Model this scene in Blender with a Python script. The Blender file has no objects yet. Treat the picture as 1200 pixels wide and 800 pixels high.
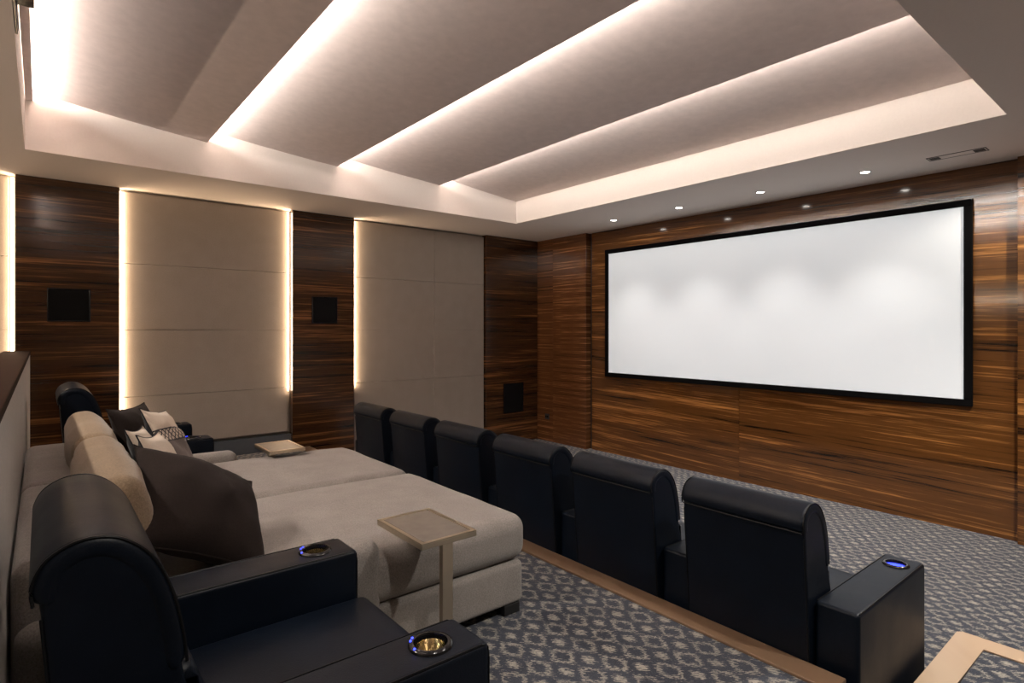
import bpy, bmesh, math, random
from mathutils import Vector, Matrix, noise
random.seed(7)
C = bpy.context.scene.collection
sc = bpy.context.scene
PI = math.pi

# ------------------------------------------------------------------ materials
def new_mat(name):
    m = bpy.data.materials.new(name); m.use_nodes = True
    nt = m.node_tree; nt.nodes.clear()
    out = nt.nodes.new('ShaderNodeOutputMaterial')
    b = nt.nodes.new('ShaderNodeBsdfPrincipled')
    nt.links.new(b.outputs[0], out.inputs[0])
    return m, nt, b

def N(nt, kind, **kw):
    n = nt.nodes.new(kind)
    for k, v in kw.items():
        if k in ('operation', 'blend_type', 'data_type', 'noise_dimensions', 'wave_type', 'feature', 'distance'):
            setattr(n, k, v)
        else:
            n.inputs[k].default_value = v
    return n

def math_node(nt, op, a, b=None, c=None):
    n = nt.nodes.new('ShaderNodeMath'); n.operation = op
    for i, v in enumerate((a, b, c)):
        if v is None: continue
        if isinstance(v, (int, float)): n.inputs[i].default_value = v
        else: nt.links.new(v, n.inputs[i])
    return n.outputs[0]

def ramp(nt, fac, stops, interp='LINEAR'):
    r = nt.nodes.new('ShaderNodeValToRGB'); r.color_ramp.interpolation = interp
    el = r.color_ramp.elements
    while len(el) < len(stops): el.new(0.5)
    for e, (p, c) in zip(el, stops):
        e.position = p; e.color = (c[0], c[1], c[2], 1)
    nt.links.new(fac, r.inputs[0])
    return r.outputs[0]

def mix_rgb(nt, fac, a, b, mode='MIX'):
    n = nt.nodes.new('ShaderNodeMix'); n.data_type = 'RGBA'; n.blend_type = mode
    for sock, v in ((n.inputs[0], fac), (n.inputs[6], a), (n.inputs[7], b)):
        if isinstance(v, (int, float)): sock.default_value = v
        elif isinstance(v, tuple): sock.default_value = (v[0], v[1], v[2], 1)
        else: nt.links.new(v, sock)
    return n.outputs[2]

def bump(nt, b, height, strength, dist=0.01):
    n = nt.nodes.new('ShaderNodeBump'); n.inputs['Strength'].default_value = strength
    n.inputs['Distance'].default_value = dist
    nt.links.new(height, n.inputs['Height']); nt.links.new(n.outputs[0], b.inputs['Normal'])

def scaled_coord(nt, scale, src='Object', offset_random=0.0, loc=(0, 0, 0)):
    tc = nt.nodes.new('ShaderNodeTexCoord')
    mp = nt.nodes.new('ShaderNodeMapping')
    mp.inputs['Scale'].default_value = scale
    mp.inputs['Location'].default_value = loc
    nt.links.new(tc.outputs[src], mp.inputs[0])
    if not offset_random: return mp.outputs[0]
    oi = nt.nodes.new('ShaderNodeObjectInfo')
    mul = math_node(nt, 'MULTIPLY', oi.outputs['Random'], offset_random)
    add = nt.nodes.new('ShaderNodeVectorMath'); add.operation = 'ADD'
    nt.links.new(mp.outputs[0], add.inputs[0]); nt.links.new(mul, add.inputs[1])
    return add.outputs[0]

def noise_tex(nt, vec, scale, detail=4, rough=.55, dist=0.0):
    n = nt.nodes.new('ShaderNodeTexNoise')
    n.inputs['Scale'].default_value = scale; n.inputs['Detail'].default_value = detail
    n.inputs['Roughness'].default_value = rough; n.inputs['Distortion'].default_value = dist
    nt.links.new(vec, n.inputs['Vector'])
    return n.outputs['Fac']

def mat_plain(name, col, rough=.6, metal=0.0, var=.12, nscale=30, bump_s=0.0, coat=0.0, spec=.5):
    m, nt, b = new_mat(name)
    v = scaled_coord(nt, (1, 1, 1))
    f = noise_tex(nt, v, nscale, 4)
    lo = tuple(c * (1 - var) for c in col); hi = tuple(min(1, c * (1 + var)) for c in col)
    nt.links.new(ramp(nt, f, [(.25, lo), (.75, hi)]), b.inputs['Base Color'])
    b.inputs['Roughness'].default_value = rough; b.inputs['Metallic'].default_value = metal
    b.inputs['Coat Weight'].default_value = coat; b.inputs['Coat Roughness'].default_value = .1
    b.inputs['Specular IOR Level'].default_value = spec
    if bump_s: bump(nt, b, f, bump_s, .003)
    return m

def mat_wood(name, dark, mid, light, zs=15, leaf=0.0, rough=.16, slant=0.0):
    m, nt, b = new_mat(name)
    tc = nt.nodes.new('ShaderNodeTexCoord')
    oi = nt.nodes.new('ShaderNodeObjectInfo')
    sep = nt.nodes.new('ShaderNodeSeparateXYZ'); nt.links.new(tc.outputs['Object'], sep.inputs[0])
    x, y, z = sep.outputs
    along = math_node(nt, 'ADD', x, y)
    if leaf:
        # stacked veneer leaves, each a little shifted against the one below
        idx = math_node(nt, 'FLOOR', math_node(nt, 'DIVIDE', z, leaf))
        zz = math_node(nt, 'PINGPONG', z, leaf)
        zz = math_node(nt, 'ADD', zz, math_node(nt, 'MULTIPLY', idx, .013))
    else:
        zz = z
    if slant:
        zz = math_node(nt, 'ADD', zz, math_node(nt, 'MULTIPLY', along, slant))
    off = math_node(nt, 'MULTIPLY', oi.outputs['Random'], 40.0)
    def vec(sa, sz):
        cx = nt.nodes.new('ShaderNodeCombineXYZ')
        nt.links.new(math_node(nt, 'MULTIPLY', along, sa), cx.inputs[0])
        nt.links.new(math_node(nt, 'ADD', math_node(nt, 'MULTIPLY', zz, sz), off), cx.inputs[1])
        nt.links.new(off, cx.inputs[2])
        return cx.outputs[0]
    f1 = noise_tex(nt, vec(.45, zs), 1.0, 5, .6, .25)
    f2 = noise_tex(nt, vec(1.4, zs * 6), 1.0, 4, .65, .1)
    f3 = noise_tex(nt, vec(.35, zs * .22), 1.0, 2, .5, .2)
    s = math_node(nt, 'ADD', math_node(nt, 'MULTIPLY', f1, .50), math_node(nt, 'MULTIPLY', f2, .42))
    s = math_node(nt, 'ADD', s, math_node(nt, 'MULTIPLY', f3, .22))
    c = ramp(nt, s, [(.445, dark), (.535, mid), (.60, mid), (.70, light)])
    nt.links.new(c, b.inputs['Base Color'])
    b.inputs['Roughness'].default_value = rough
    b.inputs['Coat Weight'].default_value = .25; b.inputs['Coat Roughness'].default_value = .06
    bump(nt, b, f2, .03, .002)
    return m

def mat_leather(name, col, rough=.38):
    m, nt, b = new_mat(name); b.inputs['Specular IOR Level'].default_value = .22
    v = scaled_coord(nt, (1, 1, 1))
    vo = nt.nodes.new('ShaderNodeTexVoronoi'); vo.inputs['Scale'].default_value = 260
    nt.links.new(v, vo.inputs['Vector'])
    f = noise_tex(nt, v, 5, 4)
    nt.links.new(ramp(nt, f, [(.3, tuple(c * .8 for c in col)), (.7, tuple(c * 1.25 for c in col))]), b.inputs['Base Color'])
    r = math_node(nt, 'ADD', math_node(nt, 'MULTIPLY', f, .14), rough - .07)
    nt.links.new(r, b.inputs['Roughness'])
    h = math_node(nt, 'ADD', math_node(nt, 'MULTIPLY', vo.outputs['Distance'], .5), math_node(nt, 'MULTIPLY', noise_tex(nt, v, 14, 3), 1.5))
    bump(nt, b, h, .12, .004)
    return m

def mat_fabric(name, c1, c2, scale=160, rough=.95, sheen=.25, b_s=.35):
    m, nt, b = new_mat(name)
    v = scaled_coord(nt, (1, 1, 1))
    f = noise_tex(nt, v, scale, 3, .7)
    g = noise_tex(nt, v, 6, 3, .5)
    c = ramp(nt, f, [(.3, c1), (.7, c2)])
    c = mix_rgb(nt, .25, c, ramp(nt, g, [(.3, c1), (.7, c2)]))
    nt.links.new(c, b.inputs['Base Color'])
    b.inputs['Roughness'].default_value = rough
    b.inputs['Sheen Weight'].default_value = sheen; b.inputs['Sheen Roughness'].default_value = .5
    b.inputs['Specular IOR Level'].default_value = .2
    bump(nt, b, f, b_s, .002)
    return m

def mat_carpet(name, base1, base2, fig1, fig2):
    m, nt, b = new_mat(name)
    tc = nt.nodes.new('ShaderNodeTexCoord')
    sep = nt.nodes.new('ShaderNodeSeparateXYZ'); nt.links.new(tc.outputs['Object'], sep.inputs[0])
    x, y, z = sep.outputs
    # thread-like jitter along one diagonal gives the broken, hatched outline of the woven figures
    cx = nt.nodes.new('ShaderNodeCombineXYZ')
    nt.links.new(math_node(nt, 'MULTIPLY', math_node(nt, 'ADD', x, y), 30), cx.inputs[0])
    nt.links.new(math_node(nt, 'MULTIPLY', math_node(nt, 'SUBTRACT', x, y), 110), cx.inputs[1])
    j = noise_tex(nt, cx.outputs[0], 1.0, 2, .6)
    jj = math_node(nt, 'MULTIPLY', math_node(nt, 'SUBTRACT', j, .5), 2.2)
    cxx = math_node(nt, 'COSINE', math_node(nt, 'MULTIPLY', x, 2 * PI / .184))
    cyy = math_node(nt, 'COSINE', math_node(nt, 'MULTIPLY', y, 2 * PI / .138))
    f = math_node(nt, 'ADD', math_node(nt, 'ADD', cxx, cyy), math_node(nt, 'MULTIPLY', jj, 1.9))
    ring = math_node(nt, 'SUBTRACT', 1.0, math_node(nt, 'DIVIDE', math_node(nt, 'ABSOLUTE', math_node(nt, 'SUBTRACT', f, .70)), .48))
    dia = math_node(nt, 'SUBTRACT', math_node(nt, 'MULTIPLY', f, -1.0), 1.35)
    fig = math_node(nt, 'MAXIMUM', math_node(nt, 'MAXIMUM', ring, math_node(nt, 'MULTIPLY', dia, 1.6)), 0.0)
    fig = math_node(nt, 'MINIMUM', math_node(nt, 'MULTIPLY', fig, 1.25), 1.0)
    v = scaled_coord(nt, (1, 1, 1))
    g = noise_tex(nt, v, 240, 2, .7)
    k = noise_tex(nt, v, 7, 2, .5)
    base = ramp(nt, g, [(.3, base1), (.7, base2)])
    figc = ramp(nt, g, [(.3, fig1), (.7, fig2)])
    fig = math_node(nt, 'MULTIPLY', fig, ramp_val(nt, k))
    nt.links.new(mix_rgb(nt, fig, base, figc), b.inputs['Base Color'])
    b.inputs['Roughness'].default_value = .97
    b.inputs['Specular IOR Level'].default_value = .15
    b.inputs['Sheen Weight'].default_value = .12
    bump(nt, b, g, .5, .004)
    return m

def ramp_val(nt, f):
    n = nt.nodes.new('ShaderNodeMapRange'); n.inputs[1].default_value = .3; n.inputs[2].default_value = .7
    n.inputs[3].default_value = .75; n.inputs[4].default_value = 1.0
    nt.links.new(f, n.inputs[0]); return n.outputs[0]

def mat_emit(name, col, strength, base=(.8, .8, .8)):
    m, nt, b = new_mat(name)
    b.inputs['Base Color'].default_value = (*base, 1)
    b.inputs['Emission Color'].default_value = (*col, 1); b.inputs['Emission Strength'].default_value = strength
    b.inputs['Roughness'].default_value = .9
    b.inputs['Specular IOR Level'].default_value = .1
    return m

def mat_pillow_pattern(name):
    m, nt, b = new_mat(name)
    uv = nt.nodes.new('ShaderNodeTexCoord')
    sep = nt.nodes.new('ShaderNodeSeparateXYZ'); nt.links.new(uv.outputs['UV'], sep.inputs[0])
    u, w = sep.outputs[0], sep.outputs[1]
    # a band of crossed dark lines between cream above and taupe below
    d1 = math_node(nt, 'PINGPONG', math_node(nt, 'MULTIPLY', math_node(nt, 'ADD', u, w), 11), .5)
    d2 = math_node(nt, 'PINGPONG', math_node(nt, 'MULTIPLY', math_node(nt, 'SUBTRACT', u, w), 11), .5)
    line = math_node(nt, 'LESS_THAN', math_node(nt, 'MINIMUM', d1, d2), .13)
    edge = math_node(nt, 'LESS_THAN', math_node(nt, 'ABSOLUTE', math_node(nt, 'SUBTRACT', math_node(nt, 'ABSOLUTE', math_node(nt, 'SUBTRACT', w, .60)), .085)), .012)
    inband = math_node(nt, 'LESS_THAN', math_node(nt, 'ABSOLUTE', math_node(nt, 'SUBTRACT', w, .60)), .09)
    low = math_node(nt, 'LESS_THAN', w, .52)
    v = scaled_coord(nt, (1, 1, 1)); g = noise_tex(nt, v, 200, 3, .7)
    cream = ramp(nt, g, [(.3, (.60, .51, .41)), (.7, (.74, .65, .54))])
    dark = (.018, .017, .022)
    taupe = ramp(nt, g, [(.3, (.10, .078, .072)), (.7, (.16, .125, .115))])
    c = mix_rgb(nt, low, cream, taupe)
    k = math_node(nt, 'MULTIPLY', inband, math_node(nt, 'MAXIMUM', line, edge))
    c = mix_rgb(nt, k, c, dark)
    nt.links.new(c, b.inputs['Base Color'])
    b.inputs['Roughness'].default_value = .9; b.inputs['Sheen Weight'].default_value = .2
    bump(nt, b, g, .25, .002)
    return m

W_DARK, W_MID, W_LIGHT = (.0085, .0046, .0032), (.052, .0225, .0095), (.27, .115, .04)
M = {
 'wood': mat_wood('rosewood_veneer', W_DARK, W_MID, W_LIGHT, 16),
 'wood_leaf': mat_wood('rosewood_leaf_veneer', (.02, .009, .005), (.115, .047, .018), (.48, .22, .085), 22, leaf=.117),
 'wood_screen': mat_wood('rosewood_screen_wall', (.012, .0055, .003), (.115, .046, .0125), (.46, .205, .055), 12, slant=.03, rough=.12),
 'wood_dark': mat_wood('dark_wood_trim', (.008, .004, .003), (.03, .013, .007), (.08, .035, .016), 20),
 'wood_nosing': mat_wood('shaded_oak_nosing', (.155, .095, .055), (.18, .11, .065), (.21, .135, .08), 8, rough=.5),  # the tan oak again, darkened in colour to stand for shade on the nosing
 'wood_cap': mat_plain('reddish_brown_cap', (.020, .0085, .006), .6, var=.2, nscale=8, spec=.02),
 'wood_tan': mat_wood('tan_oak_nosing', (.42, .30, .205), (.46, .335, .23), (.50, .37, .26), 8, rough=.5),
 'paint': mat_plain('soffit_paint', (.80, .735, .69), .85, var=.02, nscale=60, bump_s=.05, spec=.2),
 'ceiling_cloth': mat_plain('ceiling_panel_cloth', (.74, .655, .63), .95, var=.06, nscale=14, spec=.1),
 'wall_cloth': mat_fabric('acoustic_panel_cloth', (.28, .245, .215), (.37, .325, .285), 120, sheen=.05, b_s=.15),
 'low_cloth': mat_fabric('half_wall_cloth', (.42, .41, .395), (.52, .505, .485), 60, sheen=.1, b_s=.2),
 'plaster_dark': mat_plain('dark_joint_and_shade_paint', (.03, .026, .024), .9, var=.1),
 'baseboard': mat_plain('slate_baseboard_paint', (.075, .085, .10), .6, var=.06),
 'leather': mat_leather('navy_black_leather', (.0026, .0055, .012), .43),
 'piping': mat_leather('black_leather_piping', (.004, .0045, .006), .35),
 'chaise': mat_fabric('beige_wool_upholstery', (.155, .139, .13), (.35, .322, .303), 170),
 'back_cush': mat_fabric('warm_lit_wool_upholstery', (.15, .105, .066), (.32, .235, .155), 150),  # tan puts the warm light on the back cushions into the cloth colour
 'brown_pillow': mat_fabric('dark_brown_linen', (.013, .0085, .0075), (.025, .017, .015), 200, sheen=.03),
 'navy_back': mat_fabric('dark_navy_linen', (.012, .012, .015), (.025, .025, .03), 200, sheen=.1),
 'pattern': mat_pillow_pattern('cream_lattice_linen'),
 'brass': mat_plain('champagne_brass', (.62, .545, .42), .34, metal=1.0, var=.06, nscale=12),
 'brass_dark': mat_plain('brushed_bronze_inlay', (.36, .335, .30), .42, metal=.85, var=.12, nscale=18),
 'gold': mat_plain('polished_gold_cup', (.72, .65, .48), .12, metal=1.0, var=.1, nscale=60),
 'black_gloss': mat_plain('black_gloss_plastic', (.006, .006, .007), .16, var=.1),
 'black': mat_plain('matt_black', (.008, .008, .009), .7, var=.1),
 'grille': mat_plain('black_speaker_cloth', (.003, .0031, .0036), .7, var=.3, nscale=500, bump_s=.3, spec=.15),
 'velvet': mat_plain('black_frame_velvet', (.0025, .0025, .003), .9, var=.1, spec=.1),
 'trim_white': mat_plain('white_lamp_trim', (.6, .58, .55), .5, var=.03),
 'vent_grey': mat_plain('grey_vent_paint', (.42, .39, .37), .6, var=.05),
 'vent_dark': mat_plain('dark_vent_slots', (.10, .09, .085), .8, var=.3, nscale=300),
 'glass_dark': mat_plain('projector_lens_glass', (.01, .01, .015), .05, var=.1, coat=1),
 'carpet': mat_carpet('lattice_carpet', (.029, .034, .050), (.052, .059, .080), (.25, .236, .205), (.42, .395, .34)),
 'led_warm': mat_emit('warm_led_strip', (1.0, .80, .58), 2.2),
 'led_cove': mat_emit('white_cove_led', (1.0, .86, .72), 9.0),
 'lamp': mat_emit('downlight_lens', (1.0, .93, .84), 18.0),
 'led_blue': mat_emit('blue_cup_led', (.03, .05, 1.0), 3.0, (.02, .02, .3)),
 'screen': mat_emit('projection_screen_fabric', (.86, .94, 1.0), .205, (.59, .615, .645)),  # faint even glow given to the cloth in place of light falling on it
}

# ------------------------------------------------------------------ mesh helpers
def link(name, bm, mats, parent=None, smooth=True, angle=40):
    me = bpy.data.meshes.new(name)
    bmesh.ops.recalc_face_normals(bm, faces=bm.faces)
    bm.to_mesh(me); bm.free()
    if not isinstance(mats, (list, tuple)): mats = [mats]
    for m in mats: me.materials.append(M[m])
    if smooth:
        me.shade_smooth()
        me.set_sharp_from_angle(angle=math.radians(angle))
    o = bpy.data.objects.new(name, me); C.objects.link(o)
    if parent: o.parent = parent
    return o

def tag(o, label=None, cat=None, group=None, kind=None):
    if label: o['label'] = label
    if cat: o['category'] = cat
    if group: o['group'] = group
    if kind: o['kind'] = kind
    return o

def empty(name, loc=(0, 0, 0), rz=0):
    o = bpy.data.objects.new(name, None); C.objects.link(o)
    o.location = loc; o.rotation_euler = (0, 0, rz); o.empty_display_size = .1
    return o

def box(bm, x0, x1, y0, y1, z0, z1, bevel=0.0, mi=0):
    vs = [bm.verts.new((x, y, z)) for z in (z0, z1) for y in (y0, y1) for x in (x0, x1)]
    fs = [bm.faces.new([vs[i] for i in q]) for q in ((0, 2, 3, 1), (4, 5, 7, 6), (0, 1, 5, 4), (2, 6, 7, 3), (0, 4, 6, 2), (1, 3, 7, 5))]
    for f in fs: f.material_index = mi
    if bevel:
        es = {e for f in fs for e in f.edges}
        r = bmesh.ops.bevel(bm, geom=list(es), offset=bevel, segments=2, affect='EDGES', profile=.5)
        for f in r['faces']: f.material_index = mi
    return vs

def rbox(bm, x0, x1, y0, y1, z0, z1, r, k=3, m=6, puff=(0, 0, 0), xf=None, mi=0, deform=None):
    """rounded box with an even skin; puff bulges the faces outwards along each axis"""
    c = Vector(((x0 + x1) / 2, (y0 + y1) / 2, (z0 + z1) / 2)); h = Vector(((x1 - x0) / 2, (y1 - y0) / 2, (z1 - z0) / 2))
    r = min(r, min(h) * .999)
    def axis(hh):
        a = hh - r
        co = [a + r * math.tan(PI / 4 * i / k) for i in range(k + 1)]
        mid = [a * (2 * i / m - 1) for i in range(1, m)] if a > 1e-4 else []
        return [-q for q in reversed(co)] + mid + co
    A = [axis(h[i]) for i in range(3)]
    cache = {}
    def vert(p):
        key = tuple(round(q, 6) for q in p)
        if key in cache: return cache[key]
        p = Vector(p)
        q = Vector([max(-(h[i] - r), min(h[i] - r, p[i])) for i in range(3)])
        d = p - q
        o = q + d.normalized() * r if d.length > 1e-9 else p
        nrm = d.normalized() if d.length > 1e-9 else Vector((0, 0, 0))
        s = [max(0, 1 - (o[i] / h[i]) ** 2) for i in range(3)]
        for i in range(3):
            if puff[i]:
                j, l = [q_ for q_ in range(3) if q_ != i]
                o[i] += math.copysign(1, o[i]) * puff[i] * (s[j] * s[l]) ** .7 * min(1, abs(o[i]) / h[i] * 1.0)
        o = o + c
        if deform: o = deform(o)
        if xf: o = xf @ o
        v = bm.verts.new(o); cache[key] = v
        return v
    for ax in range(3):
        i, j = [q for q in range(3) if q != ax]
        for sgn in (-1, 1):
            for a in range(len(A[i]) - 1):
                for b_ in range(len(A[j]) - 1):
                    pts = []
                    for (da, db) in ((0, 0), (1, 0), (1, 1), (0, 1)):
                        p = [0, 0, 0]; p[ax] = sgn * h[ax]; p[i] = A[i][a + da]; p[j] = A[j][b_ + db]
                        pts.append(vert(p))
                    pts = list(dict.fromkeys(pts))
                    if len(pts) >= 3:
                        try:
                            f = bm.faces.new(pts); f.material_index = mi
                        except ValueError: pass

def offset_poly(P, d):
    n = len(P); out = []
    area = sum(P[i][0] * P[(i + 1) % n][1] - P[(i + 1) % n][0] * P[i][1] for i in range(n))
    s = 1 if area > 0 else -1
    for i in range(n):
        a, b, c = Vector(P[i - 1]), Vector(P[i]), Vector(P[(i + 1) % n])
        e1 = (b - a).normalized(); e2 = (c - b).normalized()
        n1 = Vector((-e1.y, e1.x)) * s; n2 = Vector((-e2.y, e2.x)) * s
        mm = n1 + n2
        mm = mm / max(.35, mm.length_squared) * 2 if mm.length_squared > 1e-9 else n1
        out.append(b + mm * (d * (1 if mm.length <= 2 else 2 / mm.length)))
    return out

def prism_x(bm, prof, x0, x1, r=.02, k=3, crown=0.0, mi=0):
    """profile in (y,z) swept along x with rounded rims"""
    n = len(prof); rings = []
    seq = [(x0 + r - r * math.sin(PI / 2 * (1 - i / k)), r * (1 - math.cos(PI / 2 * (1 - i / k)))) for i in range(k + 1)]
    mids = []
    seq = [(x0, r + .004)] + seq
    seq2 = [(x1 - (s[0] - x0), s[1]) for s in reversed(seq)]
    for (x, d) in seq + mids + seq2:
        pts = offset_poly(prof, d) if d > 1e-6 else [Vector(p) for p in prof]
        rings.append([bm.verts.new((x, p.x, p.y)) for p in pts])
    for a, b in zip(rings, rings[1:]):
        for i in range(n):
            f = bm.faces.new((a[i], a[(i + 1) % n], b[(i + 1) % n], b[i])); f.material_index = mi
    for rg in (rings[0], rings[-1]):
        f = bm.faces.new(rg); f.material_index = mi

def smooth_path(pts, n=6, closed=False):
    """Catmull-Rom through points"""
    out = []; L = len(pts)
    rng = range(L) if closed else range(L - 1)
    for i in rng:
        p0 = Vector(pts[(i - 1) % L] if closed or i > 0 else pts[0]); p1 = Vector(pts[i]); p2 = Vector(pts[(i + 1) % L])
        p3 = Vector(pts[(i + 2) % L] if closed or i + 2 < L else pts[-1])
        for s in range(n):
            t = s / n
            out.append(.5 * ((2 * p1) + (p2 - p0) * t + (2 * p0 - 5 * p1 + 4 * p2 - p3) * t * t + (3 * p1 - p0 - 3 * p2 + p3) * t ** 3))
    if not closed: out.append(Vector(pts[-1]))
    return out

def tube(bm, pts, r, seg=6, closed=False, mi=0):
    pts = [Vector(p) for p in pts]; n = len(pts); rings = []
    up = Vector((0, 0, 1))
    for i in range(n):
        if closed: t = pts[(i + 1) % n] - pts[i - 1]
        else: t = pts[min(i + 1, n - 1)] - pts[max(i - 1, 0)]
        t.normalize()
        a = t.cross(up)
        if a.length < .05: a = t.cross(Vector((1, 0, 0)))
        a.normalize(); b = a.cross(t)
        rings.append([bm.verts.new(pts[i] + a * (r * math.cos(2 * PI * q / seg)) + b * (r * math.sin(2 * PI * q / seg))) for q in range(seg)])
    pairs = list(zip(rings, rings[1:])) + ([(rings[-1], rings[0])] if closed else [])
    for A_, B_ in pairs:
        for q in range(seg):
            f = bm.faces.new((A_[q], A_[(q + 1) % seg], B_[(q + 1) % seg], B_[q])); f.material_index = mi
    if not closed:
        for rg in (rings[0], rings[-1]):
            bm.faces.new(rg).material_index = mi

def lathe(bm, prof, c=(0, 0, 0), seg=32, mi=0):
    rings = []
    for (r, z) in prof:
        if r < 1e-6: rings.append([bm.verts.new((c[0], c[1], c[2] + z))])
        else: rings.append([bm.verts.new((c[0] + r * math.cos(2 * PI * i / seg), c[1] + r * math.sin(2 * PI * i / seg), c[2] + z)) for i in range(seg)])
    for a, b in zip(rings, rings[1:]):
        for i in range(seg):
            j = (i + 1) % seg
            q = [a[i % len(a)], a[j % len(a)], b[j % len(b)], b[i % len(b)]]
            q = list(dict.fromkeys(q))
            if len(q) >= 3: bm.faces.new(q).material_index = mi

def cut_hole(o, center, r, depth):
    """sinks a round well into a finished mesh"""
    bm = bmesh.new(); lathe(bm, [(0, -depth), (r, -depth), (r, .05), (0, .05)], center, 32)
    bmesh.ops.recalc_face_normals(bm, faces=bm.faces)
    me = bpy.data.meshes.new('cutter'); bm.to_mesh(me); bm.free()
    cu = bpy.data.objects.new('cutter', me); C.objects.link(cu)
    md = o.modifiers.new('well', 'BOOLEAN'); md.operation = 'DIFFERENCE'; md.object = cu; md.solver = 'EXACT'
    dg = bpy.context.evaluated_depsgraph_get(); dg.update()
    nm = bpy.data.meshes.new_from_object(o.evaluated_get(dg))
    o.modifiers.remove(md); old = o.data; o.data = nm; nm.name = o.name
    nm.materials.clear(); nm.materials.append(old.materials[0])
    bpy.data.objects.remove(cu); bpy.data.meshes.remove(me); bpy.data.meshes.remove(old)
    nm.set_sharp_from_angle(angle=math.radians(40))

def copy_tree(o, parent=None):
    c = o.copy(); C.objects.link(c)
    if parent:
        c.parent = parent; c.matrix_parent_inverse = o.matrix_parent_inverse.copy()
    for ch in list(o.children): copy_tree(ch, c)
    return c

def struct(name, bm, mats, smooth=False):
    return tag(link(name, bm, mats, smooth=smooth), kind='structure')

# ------------------------------------------------------------------ room measures (metres, camera stands at x=0 y=0)
XL, XR = -7.09, 1.0           # left wall face, right wall face
YS, YP = 6.42, 6.34           # screen wall, pilaster face
YB = -2.4                     # rear wall
ZC, PZ = 3.25, .35            # soffit height, rear platform height
TX0, TX1, TY0, TY1 = -6.07, -.894, -.10, 5.04   # ceiling tray
NY = 2.44                     # platform edge

# floor
bm = bmesh.new(); box(bm, -7.3, XR + .1, NY, 6.6, -.1, 0); box(bm, -7.3, XR + .1, YB - .1, NY, -.1, PZ - .001)
struct('floor', bm, 'carpet')
bm = bmesh.new(); box(bm, XL - .1, -.965, NY, 2.572, .0, PZ + .012, .006)
struct('trim_1', bm, 'wood_nosing')
# step in the aisle on the right with an inset carpet
st = empty('step', (0, 0, 0)); tag(st, 'tan wooden step edge with carpet inset beside the front row', 'step')
bm = bmesh.new()
SX0, SX1, SY0, SY1, SZ = -.885, .95, 2.60, 3.84, .175
rr = .02
Lp = [(SX1, SY1)] + [(SX0 + rr - rr * math.sin(q * PI / 10), SY1 - rr + rr * math.cos(q * PI / 10)) for q in range(6)] + [(SX0, SY0), (SX0 + .13, SY0), (SX0 + .13, SY1 - .125), (SX1, SY1 - .125)]
lo = [bm.verts.new((p[0], p[1], 0)) for p in Lp]; hi = [bm.verts.new((p[0], p[1], SZ)) for p in Lp]
for i in range(len(Lp)):
    bm.faces.new((lo[i], lo[(i + 1) % len(Lp)], hi[(i + 1) % len(Lp)], hi[i]))
bm.faces.new(lo); tf = bm.faces.new(hi)
bmesh.ops.bevel(bm, geom=list(tf.edges), offset=.006, segments=2, affect='EDGES')
link('step_frame', bm, 'wood_tan', st, smooth=False)
bm = bmesh.new(); box(bm, SX0 + .133, SX1, SY0, SY1 - .128, 0, SZ - .008, .003)
link('carpet_inset', bm, 'carpet', st, smooth=False)

# walls
bm = bmesh.new(); box(bm, -7.4, -7.2, YB - .2, 6.7, -.1, 3.9); struct('wall_left', bm, 'wall_cloth')
bm = bmesh.new(); box(bm, XR, XR + .15, YB - .2, 6.7, -.1, 3.9); struct('wall_right', bm, 'wall_cloth')
bm = bmesh.new(); box(bm, -7.4, XR + .2, YB - .2, YB, -.1, 3.9); struct('wall_rear', bm, 'wall_cloth')
bm = bmesh.new(); box(bm, -7.2, XR, YS + .03, 6.7, -.1, 3.9); struct('wall_screen', bm, 'plaster_dark')
# screen wall veneer: upper field, lower two panels
def veneer(name, x0, x1, y0, y1, z0, z1, mat, bev=.0015):
    bm = bmesh.new(); box(bm, x0, x1, y0, y1, z0, z1, bev); return struct(name, bm, mat)
veneer('trim_2', -5.952, -1.04, YS, YS + .04, 1.082, ZC, 'wood_screen')  # stops short of the pilaster; dark backing in the gap stands for its shade
veneer('trim_3', -5.952, -3.592, YS, YS + .04, 0, 1.079, 'wood_screen')
veneer('trim_4', -3.589, -1.04, YS, YS + .04, 0, 1.079, 'wood_screen')
veneer('trim_5', -7.2, -6.72, YP, YS + .04, 0, ZC, 'wood_leaf')
veneer('trim_6', -6.718, -6.0, YP, YS + .04, 0, ZC, 'wood_leaf')
veneer('trim_7', -1.055, XR, YP, YS + .04, 0, ZC, 'wood_screen')
# wood pillars on the left wall
veneer('trim_8', -7.22, XL, -.185, .621, PZ, ZC, 'wood')
veneer('trim_9', -7.22, XL, 2.363, 3.149, 0, ZC, 'wood')
veneer('trim_10', -7.22, XL, 5.291, 6.338, 0, ZC, 'wood')
veneer('trim_11', -7.22, XL, -2.4, -1.6, PZ, ZC, 'wood')

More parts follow.
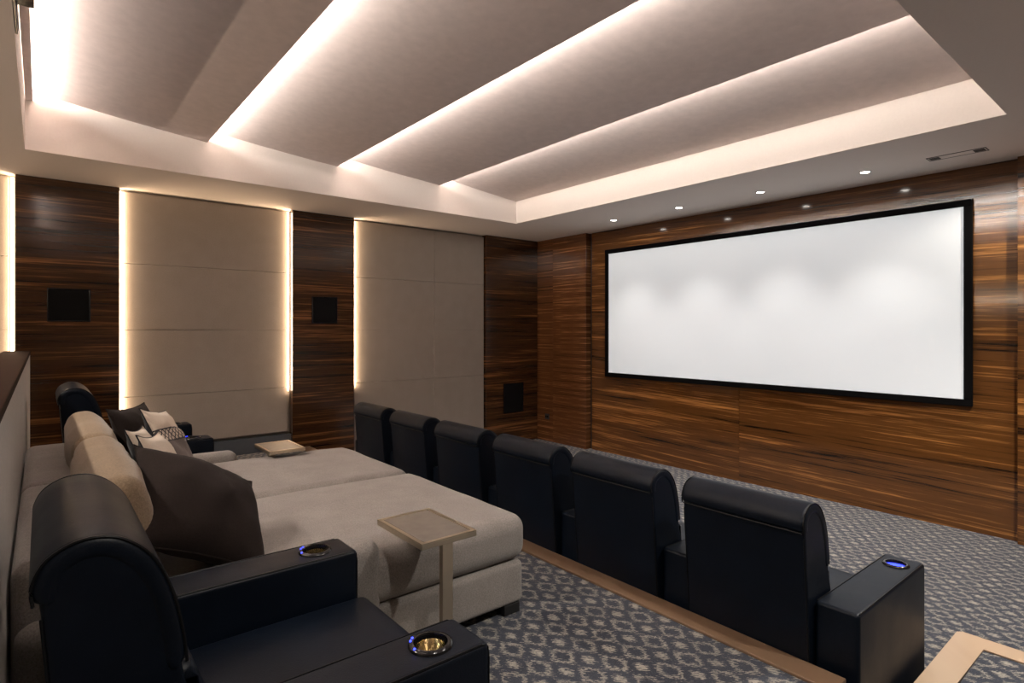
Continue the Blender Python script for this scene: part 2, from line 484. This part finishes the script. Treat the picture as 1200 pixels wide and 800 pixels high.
# acoustic panels between the pillars: cloth tiles with narrow joints, a light strip down the side
PX = -7.135
def acoustic(y0, y1, z0, z1, ysplits, label, leds, kind='wall_cloth'):
    root = empty('acoustic_panel', (PX, (y0 + y1) / 2, z0)); tag(root, label, 'wall panel')
    bm = bmesh.new()
    zs = [z0, 1.10, 1.795, 2.485, z1]; zs = [z for z in zs if z0 <= z <= z1]
    ys = [y0] + ysplits + [y1]
    for a, b in zip(ys, ys[1:]):
        for p, q in zip(zs, zs[1:]):
            box(bm, -7.19 - PX, 0, a + .002 - (y0 + y1) / 2, b - .002 - (y0 + y1) / 2, p + .002 - z0, q - .002 - z0, .003)
    link('cloth_tiles', bm, kind, root, smooth=False)
    for (ya, yb, facing) in leds:
        bm = bmesh.new(); box(bm, -7.198 - PX, -7.188 - PX, ya - (y0 + y1) / 2, yb - (y0 + y1) / 2, (1.05 if facing < 0 or y0 > 3 else .6) - z0, 3.235 - z0)
        link('light_strip', bm, 'led_warm', root, smooth=False)
    return root
acoustic(.648, 2.318, .565, 3.222, [], 'taupe cloth wall panel behind the rear seats, lit down both sides', [(.625, .645, 1), (2.325, 2.352, -1)])
acoustic(3.172, 5.275, .2, 3.222, [4.39], 'taupe cloth wall panel beside the front row with a vertical joint', [(3.152, 3.168, 1)])
acoustic(-1.58, -.232, .565, 3.222, [], 'greyish cloth wall panel behind the low wall at the far left', [(-.222, -.195, -1)])
bm = bmesh.new(); box(bm, -7.2, -7.15, .621, 2.363, PZ, .53, .003); box(bm, -7.2, -7.15, -1.6, -.185, PZ, .53, .003); box(bm, -7.2, -7.15, 3.149, 5.291, 0, .17, .003)
struct('baseboard_left', bm, 'baseboard')

# low wall behind the seats with a wood cap
bm = bmesh.new(); box(bm, -7.09, -.95, -.25, -.08, PZ, 1.565); struct('wall_low', bm, 'low_cloth')
bm = bmesh.new(); box(bm, -7.09, -.93, -.27, -.077, 1.566, 1.60, .004); struct('trim_12', bm, 'wood_cap')

# ceiling: soffit ring with tray
bm = bmesh.new()
box(bm, -7.3, TX0, YB - .1, 6.6, ZC, 3.9); box(bm, TX1, XR + .1, YB - .1, 6.6, ZC, 3.9)
box(bm, TX0, TX1, TY1, 6.6, ZC, 3.9); box(bm, TX0, TX1, YB - .1, TY0, ZC, 3.9)
box(bm, -7.3, XR + .1, YB - .1, 6.6, 3.9, 4.0)
struct('ceiling', bm, 'paint')
# overlapping slanted cloth panels
edges = [-.05, 1.224, 2.5, 3.808, 5.037]
zlow = [3.65, 3.576, 3.577, 3.580, 3.551]
def slant_panel(name, ya, za, yb, zb, thick=.028):
    bm = bmesh.new(); n = 10; lo = []
    for i in range(n + 1):
        t = i / n
        lo.append((ya + (yb - ya) * t, za + (zb - za) * t - .012 * math.sin(PI * t)))
    hi = [(y, z + thick) for (y, z) in reversed(lo)]
    prof = lo + hi
    A_ = [bm.verts.new((TX0 + .002, *p)) for p in prof]; B_ = [bm.verts.new((TX1 - .002, *p)) for p in prof]
    L = len(prof)
    for i in range(L): bm.faces.new((A_[i], A_[(i + 1) % L], B_[(i + 1) % L], B_[i]))
    bm.faces.new(A_); bm.faces.new(B_)
    return tag(link(name, bm, 'ceiling_cloth', angle=30), kind='structure')
for i in range(4):
    ya = edges[i] - .14 if i else TY0 + .002
    za = 3.735 if i == 0 else 3.715
    slant_panel('ceiling_panel', ya, za, edges[i + 1], zlow[i + 1])
bm = bmesh.new(); box(bm, TX0 + .002, TX1 - .002, TY0 + .001, -.05, 3.65, 3.662); struct('ceiling_lip', bm, 'ceiling_cloth')

def area(name, loc, size, power, col, direction, spread=180):
    l = bpy.data.lights.new(name, 'AREA'); l.shape = 'RECTANGLE'; l.size, l.size_y = size
    l.energy = power; l.color = col; l.spread = math.radians(spread)
    o = bpy.data.objects.new(name, l); C.objects.link(o); o.location = loc
    d = Vector(direction).normalized()
    o.rotation_euler = d.to_track_quat('-Z', 'X' if abs(d.x) < .9 else 'Y').to_euler()
    return o
def strip_light(name, p0, p1, width, power, col, direction, spread=180):
    """a thin area light whose long side runs from p0 to p1"""
    p0, p1 = Vector(p0), Vector(p1); d = Vector(direction).normalized()
    xa = (p1 - p0).normalized(); d = (d - xa * d.dot(xa)).normalized()
    za = -d; ya = za.cross(xa)
    l = bpy.data.lights.new(name, 'AREA'); l.shape = 'RECTANGLE'; l.size = (p1 - p0).length; l.size_y = width
    l.energy = power; l.color = col; l.spread = math.radians(spread)
    o = bpy.data.objects.new(name, l); C.objects.link(o)
    m = Matrix((xa, ya, za)).transposed().to_4x4(); m.translation = (p0 + p1) / 2
    o.matrix_world = m
    return o
COVE = (1.0, .92, .84)
for i in range(4):
    y = edges[i]; z = zlow[i] + (.036 if i else .018)
    strip_light('cove_light', (TX0 + .03, y - .045, z + .004), (TX1 - .03, y - .045, z + .004), .02, (24, 20, 20, 16)[i], COVE, (0, 1, .25))
    bm = bmesh.new(); box(bm, TX0 + .02, TX1 - .02, y - .062, y - .05, z - .005, z + .008)
    o = link('light_strip', bm, 'led_cove', smooth=False)
    tag(o, ['white light strip glowing at the rear end of the ceiling tray', 'light strip above the edge of the rearmost ceiling panel', 'light strip above the edge of the second ceiling panel', 'light strip above the edge of the third ceiling panel'][i], 'light strip')
WARM = (1.0, .70, .44)
for k_, (y, dy, pw) in enumerate(((.632, 1, 8), (2.353, -1, 8), (3.158, 1, 6), (-.195, -1, 8))):
    strip_light('panel_light', (-7.118, y, (.6, 1.05, 1.05, .6)[k_]), (-7.118, y, 3.235), .012, pw, WARM, (-.25, dy, 0))

# downlights over the screen
for i, x in enumerate((-5.06, -4.05, -3.05, -2.05)):
    d = empty('downlight', (x, 5.88, ZC))
    tag(d, ['round ceiling downlight above the left end of the screen', 'round ceiling downlight second from the left above the screen',
            'round ceiling downlight third from the left above the screen', 'round ceiling downlight above the right half of the screen, near the vent'][i], 'ceiling light', 'downlights above the screen')
    bm = bmesh.new(); lathe(bm, [(.047, 0), (.046, -.004), (.040, -.005), (.038, 0)], seg=32); link('trim_ring', bm, 'black', d)
    bm = bmesh.new(); lathe(bm, [(0, -.002), (.038, -.002)], seg=32); link('lens', bm, 'lamp', d)
def spot(loc, target, power, angle=70, blend=.6, col=(1, .86, .70), r=.04):
    l = bpy.data.lights.new('spot_light', 'SPOT'); l.energy = power; l.spot_size = math.radians(angle); l.spot_blend = blend
    l.color = col; l.shadow_soft_size = r
    o = bpy.data.objects.new('spot_light', l); C.objects.link(o); o.location = loc
    o.rotation_euler = (Vector(target) - Vector(loc)).to_track_quat('-Z', 'Y').to_euler()
    return o
for x in (-5.06, -4.05, -3.05, -2.05):
    spot((x, 5.88, ZC - .03), (x, 5.35, 0), 60, 92, .8, (1, .93, .85), .035)

# further downlights in the parts of the ceiling the photograph does not show
def hidden_downlight(x, y, label, power, angle, blend=.7, target=None, col=(1, .91, .81)):
    d = empty('downlight', (x, y, ZC)); tag(d, label, 'ceiling light', 'downlights out of the frame')
    bm = bmesh.new(); lathe(bm, [(.047, 0), (.046, -.004), (.040, -.005), (.038, 0)], seg=24); link('trim_ring', bm, 'black', d)
    bm = bmesh.new(); lathe(bm, [(0, -.002), (.038, -.002)], seg=24); link('lens', bm, 'lamp', d)
    spot((x, y, ZC - .03), target or (x, y, 0), power, angle, blend, col)
for i, x in enumerate((-5.2, -3.9, -2.6)):
    hidden_downlight(x, -1.25, 'round downlight in the rear ceiling behind the low wall', 55, 80, .5, (x, .5, .8))
for i, y in enumerate((.9, 2.6, 4.6)):
    hidden_downlight(-.25, y, 'round downlight in the right hand ceiling over the aisle', (45, 85, 210)[i], 110, .7, (-.7, y, 0), (1, .92, .82))

hidden_downlight(-.55, 5.88, 'round downlight at the right end over the screen wall', 60, 80, .6, (-1.35, 6.42, 2.0), (1, .9, .76))
wl = empty('soffit_fill_bar', (-3.6, YB, 2.35)); tag(wl, 'added long warm fill light on the unseen rear wall', 'fill light')  # bar added out of view to brighten the rear soffit
bm = bmesh.new(); box(bm, -2.6, 2.6, .001, .07, 0, .05, .004); link('housing', bm, 'black', wl, smooth=False)
bm = bmesh.new(); box(bm, -2.55, 2.55, .015, .055, .0501, .053); link('lens', bm, 'led_warm', wl, smooth=False)
strip_light('uplight', (-6.15, YB + .035, 2.41), (-1.05, YB + .035, 2.41), .04, 38, (1, .78, .58), (0, .45, 1))  # warm fill for the soffit, from no known lamp
# ceiling vent
vt = empty('ceiling_vent', (-1.36, 5.86, ZC)); tag(vt, 'flush ceiling air vent near the right end of the screen', 'vent')
bm = bmesh.new()
for (a, b, c_, d_) in ((-.2, .2, -.052, -.046), (-.2, .2, .064, .070), (-.2, -.194, -.052, .07), (.194, .2, -.052, .07)):
    box(bm, a, b, c_, d_, -.004, 0)
link('vent_frame', bm, 'vent_dark', vt, smooth=False)
bm = bmesh.new(); box(bm, -.193, .193, -.045, .063, -.0025, 0); link('cover_plate', bm, 'paint', vt, smooth=False)
for s in (-1, 1):
    bm = bmesh.new()
    for k in range(5): box(bm, s * .15 - .035, s * .15 + .035, -.03 + k * .016, -.02 + k * .016, -.006, -.0026)
    link('vent_slots', bm, 'vent_grey' if 0 else 'vent_dark', vt, smooth=False)

# projector port in the middle of the tray's rear face
pj = empty('projector', (-3.48, TY0, 3.4)); tag(pj, 'dark wood projector housing at the top left of the photo', 'projector')
bm = bmesh.new(); box(bm, -.26, .26, .001, .075, 0, .03, .004); box(bm, -.26, .26, .001, .075, .2, .23, .004)
box(bm, -.26, -.23, .001, .075, .031, .199, .004); box(bm, .23, .26, .001, .075, .031, .199, .004)
link('housing', bm, 'wood_dark', pj, smooth=False)
bm = bmesh.new(); box(bm, -.229, .229, .001, .02, .031, .199); link('back_plate', bm, 'black', pj, smooth=False)
bm = bmesh.new(); lathe(bm, [(.07, 0), (.07, .04), (.06, .045), (.055, .03), (0, .034)], seg=32)
bmesh.ops.transform(bm, matrix=Matrix.Translation((0, .02, .115)) @ Matrix.Rotation(-PI / 2, 4, 'X'), verts=bm.verts)
link('lens', bm, 'glass_dark', pj)

sv = empty('slot_vent', (-3.1, TY0, 3.275)); tag(sv, 'thin dark slot low on the tray edge at the top left corner', 'vent')
bm = bmesh.new(); box(bm, -.70, .70, .001, .012, 0, .06, .003); link('slot_frame', bm, 'wood_dark', sv, smooth=False)
bm = bmesh.new(); box(bm, -.68, .68, .0121, .014, .015, .045); link('slot', bm, 'black', sv, smooth=False)
# ------------------------------------------------------------------ screen
sr = empty('projection_screen', (-3.512, YS, 1.115)); tag(sr, 'wide white projection screen in a black frame on the wood wall', 'screen')
hw, hh, fw = 2.144, 1.845, .062
bm = bmesh.new()
box(bm, -hw, hw, -.045, -.001, 0, fw, .006); box(bm, -hw, hw, -.045, -.001, hh - fw, hh, .006)
box(bm, -hw, -hw + fw, -.045, -.001, fw, hh - fw, .006); box(bm, hw - fw, hw, -.045, -.001, fw, hh - fw, .006)
link('frame', bm, 'velvet', sr, smooth=False)
bm = bmesh.new(); box(bm, -hw + fw * .5, hw - fw * .5, -.03, -.02, fw * .5, hh - fw * .5); link('screen_surface', bm, 'screen', sr, smooth=False)

# ------------------------------------------------------------------ in-wall speakers and plates
def speaker(y0, y1, z0, z1, label):
    s = empty('wall_speaker', (XL, (y0 + y1) / 2, z0)); tag(s, label, 'speaker')
    w = (y1 - y0) / 2; h = z1 - z0; bm = bmesh.new(); b = .012
    box(bm, .001, .014, -w, w, 0, b, .003); box(bm, .001, .014, -w, w, h - b, h, .003)
    box(bm, .001, .014, -w, -w + b, b, h - b, .003); box(bm, .001, .014, w - b, w, b, h - b, .003)
    link('bezel', bm, 'black_gloss', s, smooth=False)
    bm = bmesh.new(); box(bm, .001, .009, -w + b, w - b, b, h - b); link('grille', bm, 'grille', s, smooth=False)
speaker(.045, .381, 1.876, 2.20, 'square black speaker in the wood panel at the far left')
speaker(2.592, 2.92, 1.876, 2.21, 'square black speaker between the two cloth wall panels')
speaker(5.62, 6.03, .48, .95, 'low black speaker in the wood panel near the room corner')
wp = empty('wall_plate', (-6.85, YP, .35)); tag(wp, 'small dark outlet plate low on the wood pilaster by the corner', 'outlet')
bm = bmesh.new(); box(bm, -.05, .05, -.008, -.001, 0, .09, .003); link('plate', bm, 'black', wp, smooth=False)
bm = bmesh.new(); box(bm, -.03, -.008, -.011, -.009, .03, .06, .001); box(bm, .008, .03, -.011, -.009, .03, .06, .001); link('socket', bm, 'black_gloss', wp, smooth=False)

# ------------------------------------------------------------------ recliners
AW = .182
ARCH = smooth_path([(-.010, .928), (-.012, .968), (.012, 1.014), (.066, 1.040), (.128, 1.032), (.186, .982), (.224, .90), (.246, .80), (.252, .735)], 5)
ARCH = [(p.x, p.y) for p in ARCH]
def path_offset(P, d):
    out = []
    for i, p in enumerate(P):
        t = Vector(P[min(i + 1, len(P) - 1)]) - Vector(P[max(i - 1, 0)]); t.normalize()
        out.append((p[0] + t.y * d, p[1] - t.x * d))
    return out
INNER = path_offset(ARCH, .012)
ROLL = ARCH + list(reversed(path_offset(ARCH, .045)))
BACK = [(p.x, p.y) for p in smooth_path([(.075, .06), (.055, .30), (.03, .60), (.005, .90)], 4)] + INNER[1:-1] + [(.245, .70), (.27, .62), (.30, .45), (.33, .06)]
LUMB = [(p.x, p.y) for p in smooth_path([(.236, .725), (.268, .715), (.292, .63), (.325, .54), (.36, .455), (.35, .40)], 4)] + [(.26, .40)]

def strap(bm, path, x0, x1, thick, r, k=4, nx=6):
    """a padded band laid along a (y,z) path: rounded section, closed soft ends"""
    sec = []
    h = thick / 2
    def arc(cx, cn, a0): return [(cx + r * math.cos(a0 + PI / 2 * i / k), cn + r * math.sin(a0 + PI / 2 * i / k)) for i in range(k + 1)]
    sec += arc(x1 - r, h - r, 0)
    sec += [(x1 - r - (x1 - x0 - 2 * r) * i / nx, h) for i in range(1, nx)]
    sec += arc(x0 + r, h - r, PI / 2) + arc(x0 + r, -h + r, PI)
    sec += [(x0 + r + (x1 - x0 - 2 * r) * i / nx, -h) for i in range(1, nx)]
    sec += arc(x1 - r, -h + r, 3 * PI / 2)
    n = len(path); rings = []
    xm = (x0 + x1) / 2
    for i, p in enumerate(path):
        t = Vector(path[min(i + 1, n - 1)]) - Vector(path[max(i - 1, 0)]); t.normalize()
        nrm = Vector((-t.y, t.x))
        end = min(i, n - 1 - i); sc_ = (.55, .85, 1)[min(end, 2)]
        c = Vector(p) - nrm * h
        rings.append([bm.verts.new((q[0], (c + nrm * q[1] * sc_).x, (c + nrm * q[1] * sc_).y)) for q in sec])
    L = len(sec)
    for a, b in zip(rings, rings[1:]):
        for i in range(L): bm.faces.new((a[i], a[(i + 1) % L], b[(i + 1) % L], b[i]))
    bm.faces.new(rings[0]); bm.faces.new(rings[-1])

def add_wrinkle(o, amp, sc_):
    for v in o.data.vertices:
        v.co += v.normal * amp * noise.noise(v.co * sc_)

def make_recliner(w, arms, lit):
    r = empty('recliner')
    bm = bmesh.new(); rbox(bm, -w / 2 + .002, w / 2 - .002, .34, .90, .03, .272, .012); link('base', bm, 'leather', r)
    bm = bmesh.new(); rbox(bm, -w / 2 + .002, w / 2 - .002, .30, .958, .274, .455, .035, puff=(0, 0, .012), m=8); link('seat', bm, 'leather', r)
    bm = bmesh.new(); rbox(bm, -w / 2 + .004, w / 2 - .004, .905, .95, .05, .268, .018, puff=(0, .006, 0)); link('footrest', bm, 'leather', r)
    bm = bmesh.new(); prism_x(bm, BACK, -w / 2 + .001, w / 2 - .001, .010); b = link('back', bm, 'leather', r)
    for s in (-1, 1):
        bm = bmesh.new(); x = s * (w / 2 - .006)
        tube(bm, [(x, p[0] - .0005, p[1]) for p in BACK[:13]], .003, 6)
        link('piping', bm, 'piping', b)
    bm = bmesh.new(); prism_x(bm, LUMB, -w / 2 + .012, w / 2 - .012, .03, 4); link('back_cushion', bm, 'leather', r)
    bm = bmesh.new(); strap(bm, ARCH, -w / 2 - .003, w / 2 + .003, .05, .02); h = link('headrest', bm, 'leather', r)
    bm = bmesh.new()
    for q in (-1, 1):
        x = q * (w / 2 - .003)
        tube(bm, [(x, *p) for p in path_offset(ARCH, .003)], .0035, 6)
        link('piping', bm, 'piping', h); bm = bmesh.new()
    tube(bm, [(-w / 2 + .01, ARCH[0][0] + .002, .926), (0, ARCH[0][0] + .002, .925), (w / 2 - .01, ARCH[0][0] + .002, .926)], .003, 6)
    link('piping', bm, 'piping', h)
    for s in arms:
        x0 = -w / 2 - AW if s < 0 else w / 2 + .004
        x1 = -w / 2 - .004 if s < 0 else w / 2 + AW
        bm = bmesh.new(); rbox(bm, x0, x1, .085, .93, .015, .62, .016, k=3, m=4); a = link('arm', bm, 'leather', r)
        cx, cy = (x0 + x1) / 2, .80
        cut_hole(a, (cx, cy, .62), .043, .055)
        a.parent = r
        for x in (x0 + .006, x1 - .006):
            bm = bmesh.new()
            path = [(x, .10, .617), (x, .50, .6185), (x, .905, .617), (x, .924, .608), (x, .928, .58), (x, .928, .3), (x, .928, .03)]
            tube(bm, path, .0036, 6)
            link('piping', bm, 'piping', a)
        bm = bmesh.new()
        lathe(bm, [(.0425, -.02), (.0425, .004), (.045, .009), (.052, .0095), (.058, .006), (.060, .0005), (.058, -.004), (.0425, -.004)], (cx, cy, .62), 40, 0)
        lathe(bm, [(.042, -.006), (.0415, -.02), (.038, -.040), (.030, -.046), (0, -.048)], (cx, cy, .62), 40, 1)
        if lit:
            lathe(bm, [(.034, -.040), (.030, -.043), (.022, -.0455), (.0, -.0465)], (cx, cy, .62), 40, 2)
            lathe(bm, [(.0412, -.010), (.0405, -.016), (.0402, -.024), (.0405, -.025)], (cx, cy, .62), 40, 2)
        else:
            for ang in (3.75, 4.05, 4.85):
                p = (cx + .053 * math.cos(ang), cy + .053 * math.sin(ang), .6295)
                lathe(bm, [(0, .003), (.0025, .002), (.0035, 0), (.0025, -.002), (0, -.003)], p, 10, 2)
        link('cup_holder', bm, ['black_gloss', 'gold', 'led_blue'], a)
    return r

WF = .605; PITCH = .791
front_lab = ['next to the taupe wall panel, leftmost of the row', 'second from the cloth wall', 'third from the cloth wall', 'fourth from the cloth wall, behind the chaise corner',
             'second from the aisle end of the row', 'nearest the aisle, a blue-lit cup holder in its end arm']
proto = make_recliner(WF, (-1,), True)
for k in range(6):
    if k == 0: o = proto
    elif k < 5: o = copy_tree(proto)
    else: o = make_recliner(WF, (-1, 1), True)
    o.location = (-5.37 + PITCH * k, 2.525, .0)
    tag(o, 'black front row recliner ' + front_lab[k], 'recliner', 'front row recliners')

WR = .64
n1 = make_recliner(WR, (-1, 1), False); n1.location = (-1.222 - AW - WR / 2, -.005, PZ)
tag(n1, 'large black leather recliner in the near foreground with two cup holders', 'recliner', 'rear row recliners')
n2 = copy_tree(n1); n2.location = (-4.875 - AW - WR / 2, .10, PZ)
tag(n2, 'black leather recliner beyond the sofa by the left wall', 'recliner', 'rear row recliners')

# ------------------------------------------------------------------ chaise sofa
so = empty('chaise_sofa', (-3.475, 0, PZ)); tag(so, 'wide beige double chaise sofa in the rear row', 'sofa')
ox = 3.475
X0, XM, X1 = -4.69 + ox, -3.47 + ox, -2.262 + ox
bm = bmesh.new(); rbox(bm, X0 + .02, X1, -.07, 1.93, .05, .265, .03, m=8); link('base', bm, 'chaise', so)
for (fx, fy) in ((X1 - .06, 1.86), (X0 + .1, 1.86), (X1 - .06, .1), (X0 + .1, .1), (XM, 1.86)):
    bm = bmesh.new(); box(bm, fx - .05, fx + .05, fy - .05, fy + .05, 0.001, .052, .004); link('foot', bm, 'black', so, smooth=False)
for (a, b) in ((X0 + .13, XM - .004), (XM + .004, X1 + .008)):
    bm = bmesh.new(); rbox(bm, a, b, .05, 1.955, .268, .495, .075, k=4, m=10, puff=(.006, .006, .022))
    o = link('chaise_cushion', bm, 'chaise', so); add_wrinkle(o, .006, 5)
for (a, b) in ((X0 - .0, X0 + .15), (X1 - .118, X1 + .028)):
    bm = bmesh.new(); rbox(bm, a, b, -.06, 1.12, .05, .555, .055, k=4, m=6, puff=(.0, .008, .006)); link('arm', bm, 'chaise', so)
for (a, b) in ((X0 + .03, XM - .002), (XM + .002, X1 - .03)):
    bm = bmesh.new(); rbox(bm, a, b, -.072, .17, .05, .73, .045, k=4, puff=(0, .0, .01)); link('back', bm, 'chaise', so)
def lean(px, py, pz, ang):
    return Matrix.Translation((px, py, pz)) @ Matrix.Rotation(ang, 4, 'X')
for (a, b) in ((X0 + .17, XM - .01), (XM + .01, X1 - .14)):
    bm = bmesh.new(); w = (b - a) / 2
    rbox(bm, -w, w, -.085, .085, 0, .47, .068, k=4, m=8, puff=(.02, .035, .012), xf=lean((a + b) / 2, .27, .47, .16))
    o = link('back_cushion', bm, 'back_cush', so); add_wrinkle(o, .012, 7)

# ------------------------------------------------------------------ throw pillows
def pillow(center, n, roll, size, thick, front, back, label, seed, squash=1.0):
    nx = 22; bm = bmesh.new(); uvl = bm.loops.layers.uv.new('UVMap')
    grid = {}
    def P(i, j, side):
        u = 2 * i / nx - 1; v = 2 * j / nx - 1
        ex = size / 2 * u * (1 - .10 * (1 - v * v) * abs(u) ** 2); ey = size / 2 * v * (1 - .10 * (1 - u * u) * abs(v) ** 2)
        t = thick / 2 * (max(0, 1 - u * u) ** .55) * (max(0, 1 - v * v) ** .55)
        w = noise.noise(Vector((u * 2.2 + seed, v * 2.2, side * 3.1 + seed))) * .018 * (1 - max(abs(u), abs(v)) ** 4)
        w += abs(noise.noise(Vector((u * 4 + seed * 2, v * 4 - seed, side)))) * -.012 * (1 - max(abs(u), abs(v)) ** 6)
        ey -= .02 * (1 - v) * 0
        return Vector((ex, ey, side * (t + w * (1 if t > 0 else 0))))
    for side in (1, -1):
        for i in range(nx + 1):
            for j in range(nx + 1):
                rim = i in (0, nx) or j in (0, nx)
                if rim and side < 0: grid[(i, j, side)] = grid[(i, j, 1)]
                else: grid[(i, j, side)] = bm.verts.new(P(i, j, side))
    for side in (1, -1):
        for i in range(nx):
            for j in range(nx):
                q = [(i, j), (i + 1, j), (i + 1, j + 1), (i, j + 1)]
                if side < 0: q.reverse()
                try: f = bm.faces.new([grid[(a, b, side)] for a, b in q])
                except ValueError: continue
                f.material_index = 0 if side > 0 else 1
                for lp, (a, b) in zip(f.loops, q): lp[uvl].uv = (a / nx, b / nx)
    o = link('throw_pillow', bm, [front, back], angle=80)
    if isinstance(n, tuple) and isinstance(n[0], tuple):
        rt = Vector(n[0]).normalized(); up = Vector(n[1]); up = (up - rt * up.dot(rt)).normalized(); nrm = rt.cross(up)
    else:
        nrm = Vector(n).normalized(); up = Vector((0, 0, 1)); up = (up - nrm * up.dot(nrm)).normalized()
        rt = up.cross(nrm)
    m = Matrix((rt, up, nrm)).transposed() @ Matrix.Rotation(roll, 3, 'Z')
    mm = m.to_4x4(); mm.translation = center; o.matrix_world = mm
    tag(o, label, 'pillow', 'throw pillows on the sofa')
    # seam
    bm = bmesh.new()
    rim = [(i, 0) for i in range(nx)] + [(nx, j) for j in range(nx)] + [(nx - i, nx) for i in range(nx)] + [(0, nx - j) for j in range(nx)]
    tube(bm, [P(i, j, 1) for i, j in rim], .003, 5, True)
    link('seam', bm, back, o)
    return o
pillow((-2.64, .51, 1.065), ((-.06, .358, -.185), (-.31, -.11, .265)), 0, .55, .26, 'brown_pillow', 'brown_pillow', 'large dark brown throw pillow nearest the camera', 1.3)
pillow((-3.03, .46, 1.115), (.22, .88, .40), math.radians(-8), .47, .12, 'pattern', 'navy_back', 'cream lattice pillow right behind the large dark brown pillow', 4.1)
pillow((-3.47, .455, 1.085), (.2, .88, .40), math.radians(-7), .47, .12, 'pattern', 'navy_back', 'middle of the three cream lattice pillows, half hidden', 6.7)
pillow((-4.03, .61, 1.10), (.30, .84, .42), math.radians(-10), .48, .14, 'pattern', 'navy_back', 'cream lattice pillow leaning on the far brown pillow', 9.2)
pillow((-4.24, .50, 1.09), (.40, .80, .40), math.radians(-3), .52, .17, 'brown_pillow', 'brown_pillow', 'far dark brown pillow beside the far sofa arm', 12.5)

# ------------------------------------------------------------------ tray tables
def tray_table(loc, mirror, label, top=.622):
    t = empty('side_table', loc); tag(t, label, 'table', 'metal tray tables')
    s = -1 if mirror else 1; h = top
    bm = bmesh.new(); box(bm, -.190, .190, -.13, .13, h + -0.0250, h + -0.0050, .002)
    box(bm, -.190, .190, -.13, -.112, h + -0.0049, h + 0.0000, .001); box(bm, -.190, .190, .112, .13, h + -0.0049, h + 0.0000, .001)
    box(bm, -.190, -.172, -.1119, .1119, h + -0.0049, h + 0.0000, .001); box(bm, .172, .190, -.1119, .1119, h + -0.0049, h + 0.0000, .001)
    link('tabletop', bm, 'brass', t, smooth=False)
    bm = bmesh.new(); box(bm, -.169, .169, -.109, .109, h + -0.0049, h + -0.0015, .001); link('inlay', bm, 'brass_dark', t, smooth=False)
    x = s * .168
    bm = bmesh.new(); box(bm, x - .0125, x + .0125, -.03, .02, .012, h + -0.0252, .002); link('post', bm, 'brass', t, smooth=False)
    bm = bmesh.new(); box(bm, min(x + s * .02, x - s * .28), max(x + s * .02, x - s * .28), -.12, .12, .001, .0118, .002); link('foot_plate', bm, 'brass', t, smooth=False)
tray_table((-2.128, 1.266, PZ), False, 'brass tray table beside the near chaise, close to the front of the photo')
tray_table((-4.53, 1.41, PZ), True, 'brass tray table over the far chaise by the left wall', .565)

# ------------------------------------------------------------------ camera, world, view
cam = bpy.data.cameras.new('camera'); cam.lens = 20.25; cam.sensor_width = 36; cam.sensor_fit = 'HORIZONTAL'
cam.shift_y = -14 / 1200; cam.clip_start = .02
co = bpy.data.objects.new('camera', cam); C.objects.link(co)
co.location = (0, 0, 1.8); co.rotation_euler = (PI / 2, 0, math.atan2(.774, .633))
sc.camera = co
w = bpy.data.worlds.new('world'); sc.world = w; w.use_nodes = True
w.node_tree.nodes['Background'].inputs[0].default_value = (.02, .02, .022, 1)
w.node_tree.nodes['Background'].inputs[1].default_value = .3
sc.view_settings.view_transform = 'Standard'; sc.view_settings.look = 'None'
sc.view_settings.exposure = 0.8; sc.view_settings.gamma = 1.0; sc.view_settings.use_curve_mapping = False
sc.cycles.max_bounces = 8; sc.cycles.diffuse_bounces = 5
sc.cycles.use_denoising = True
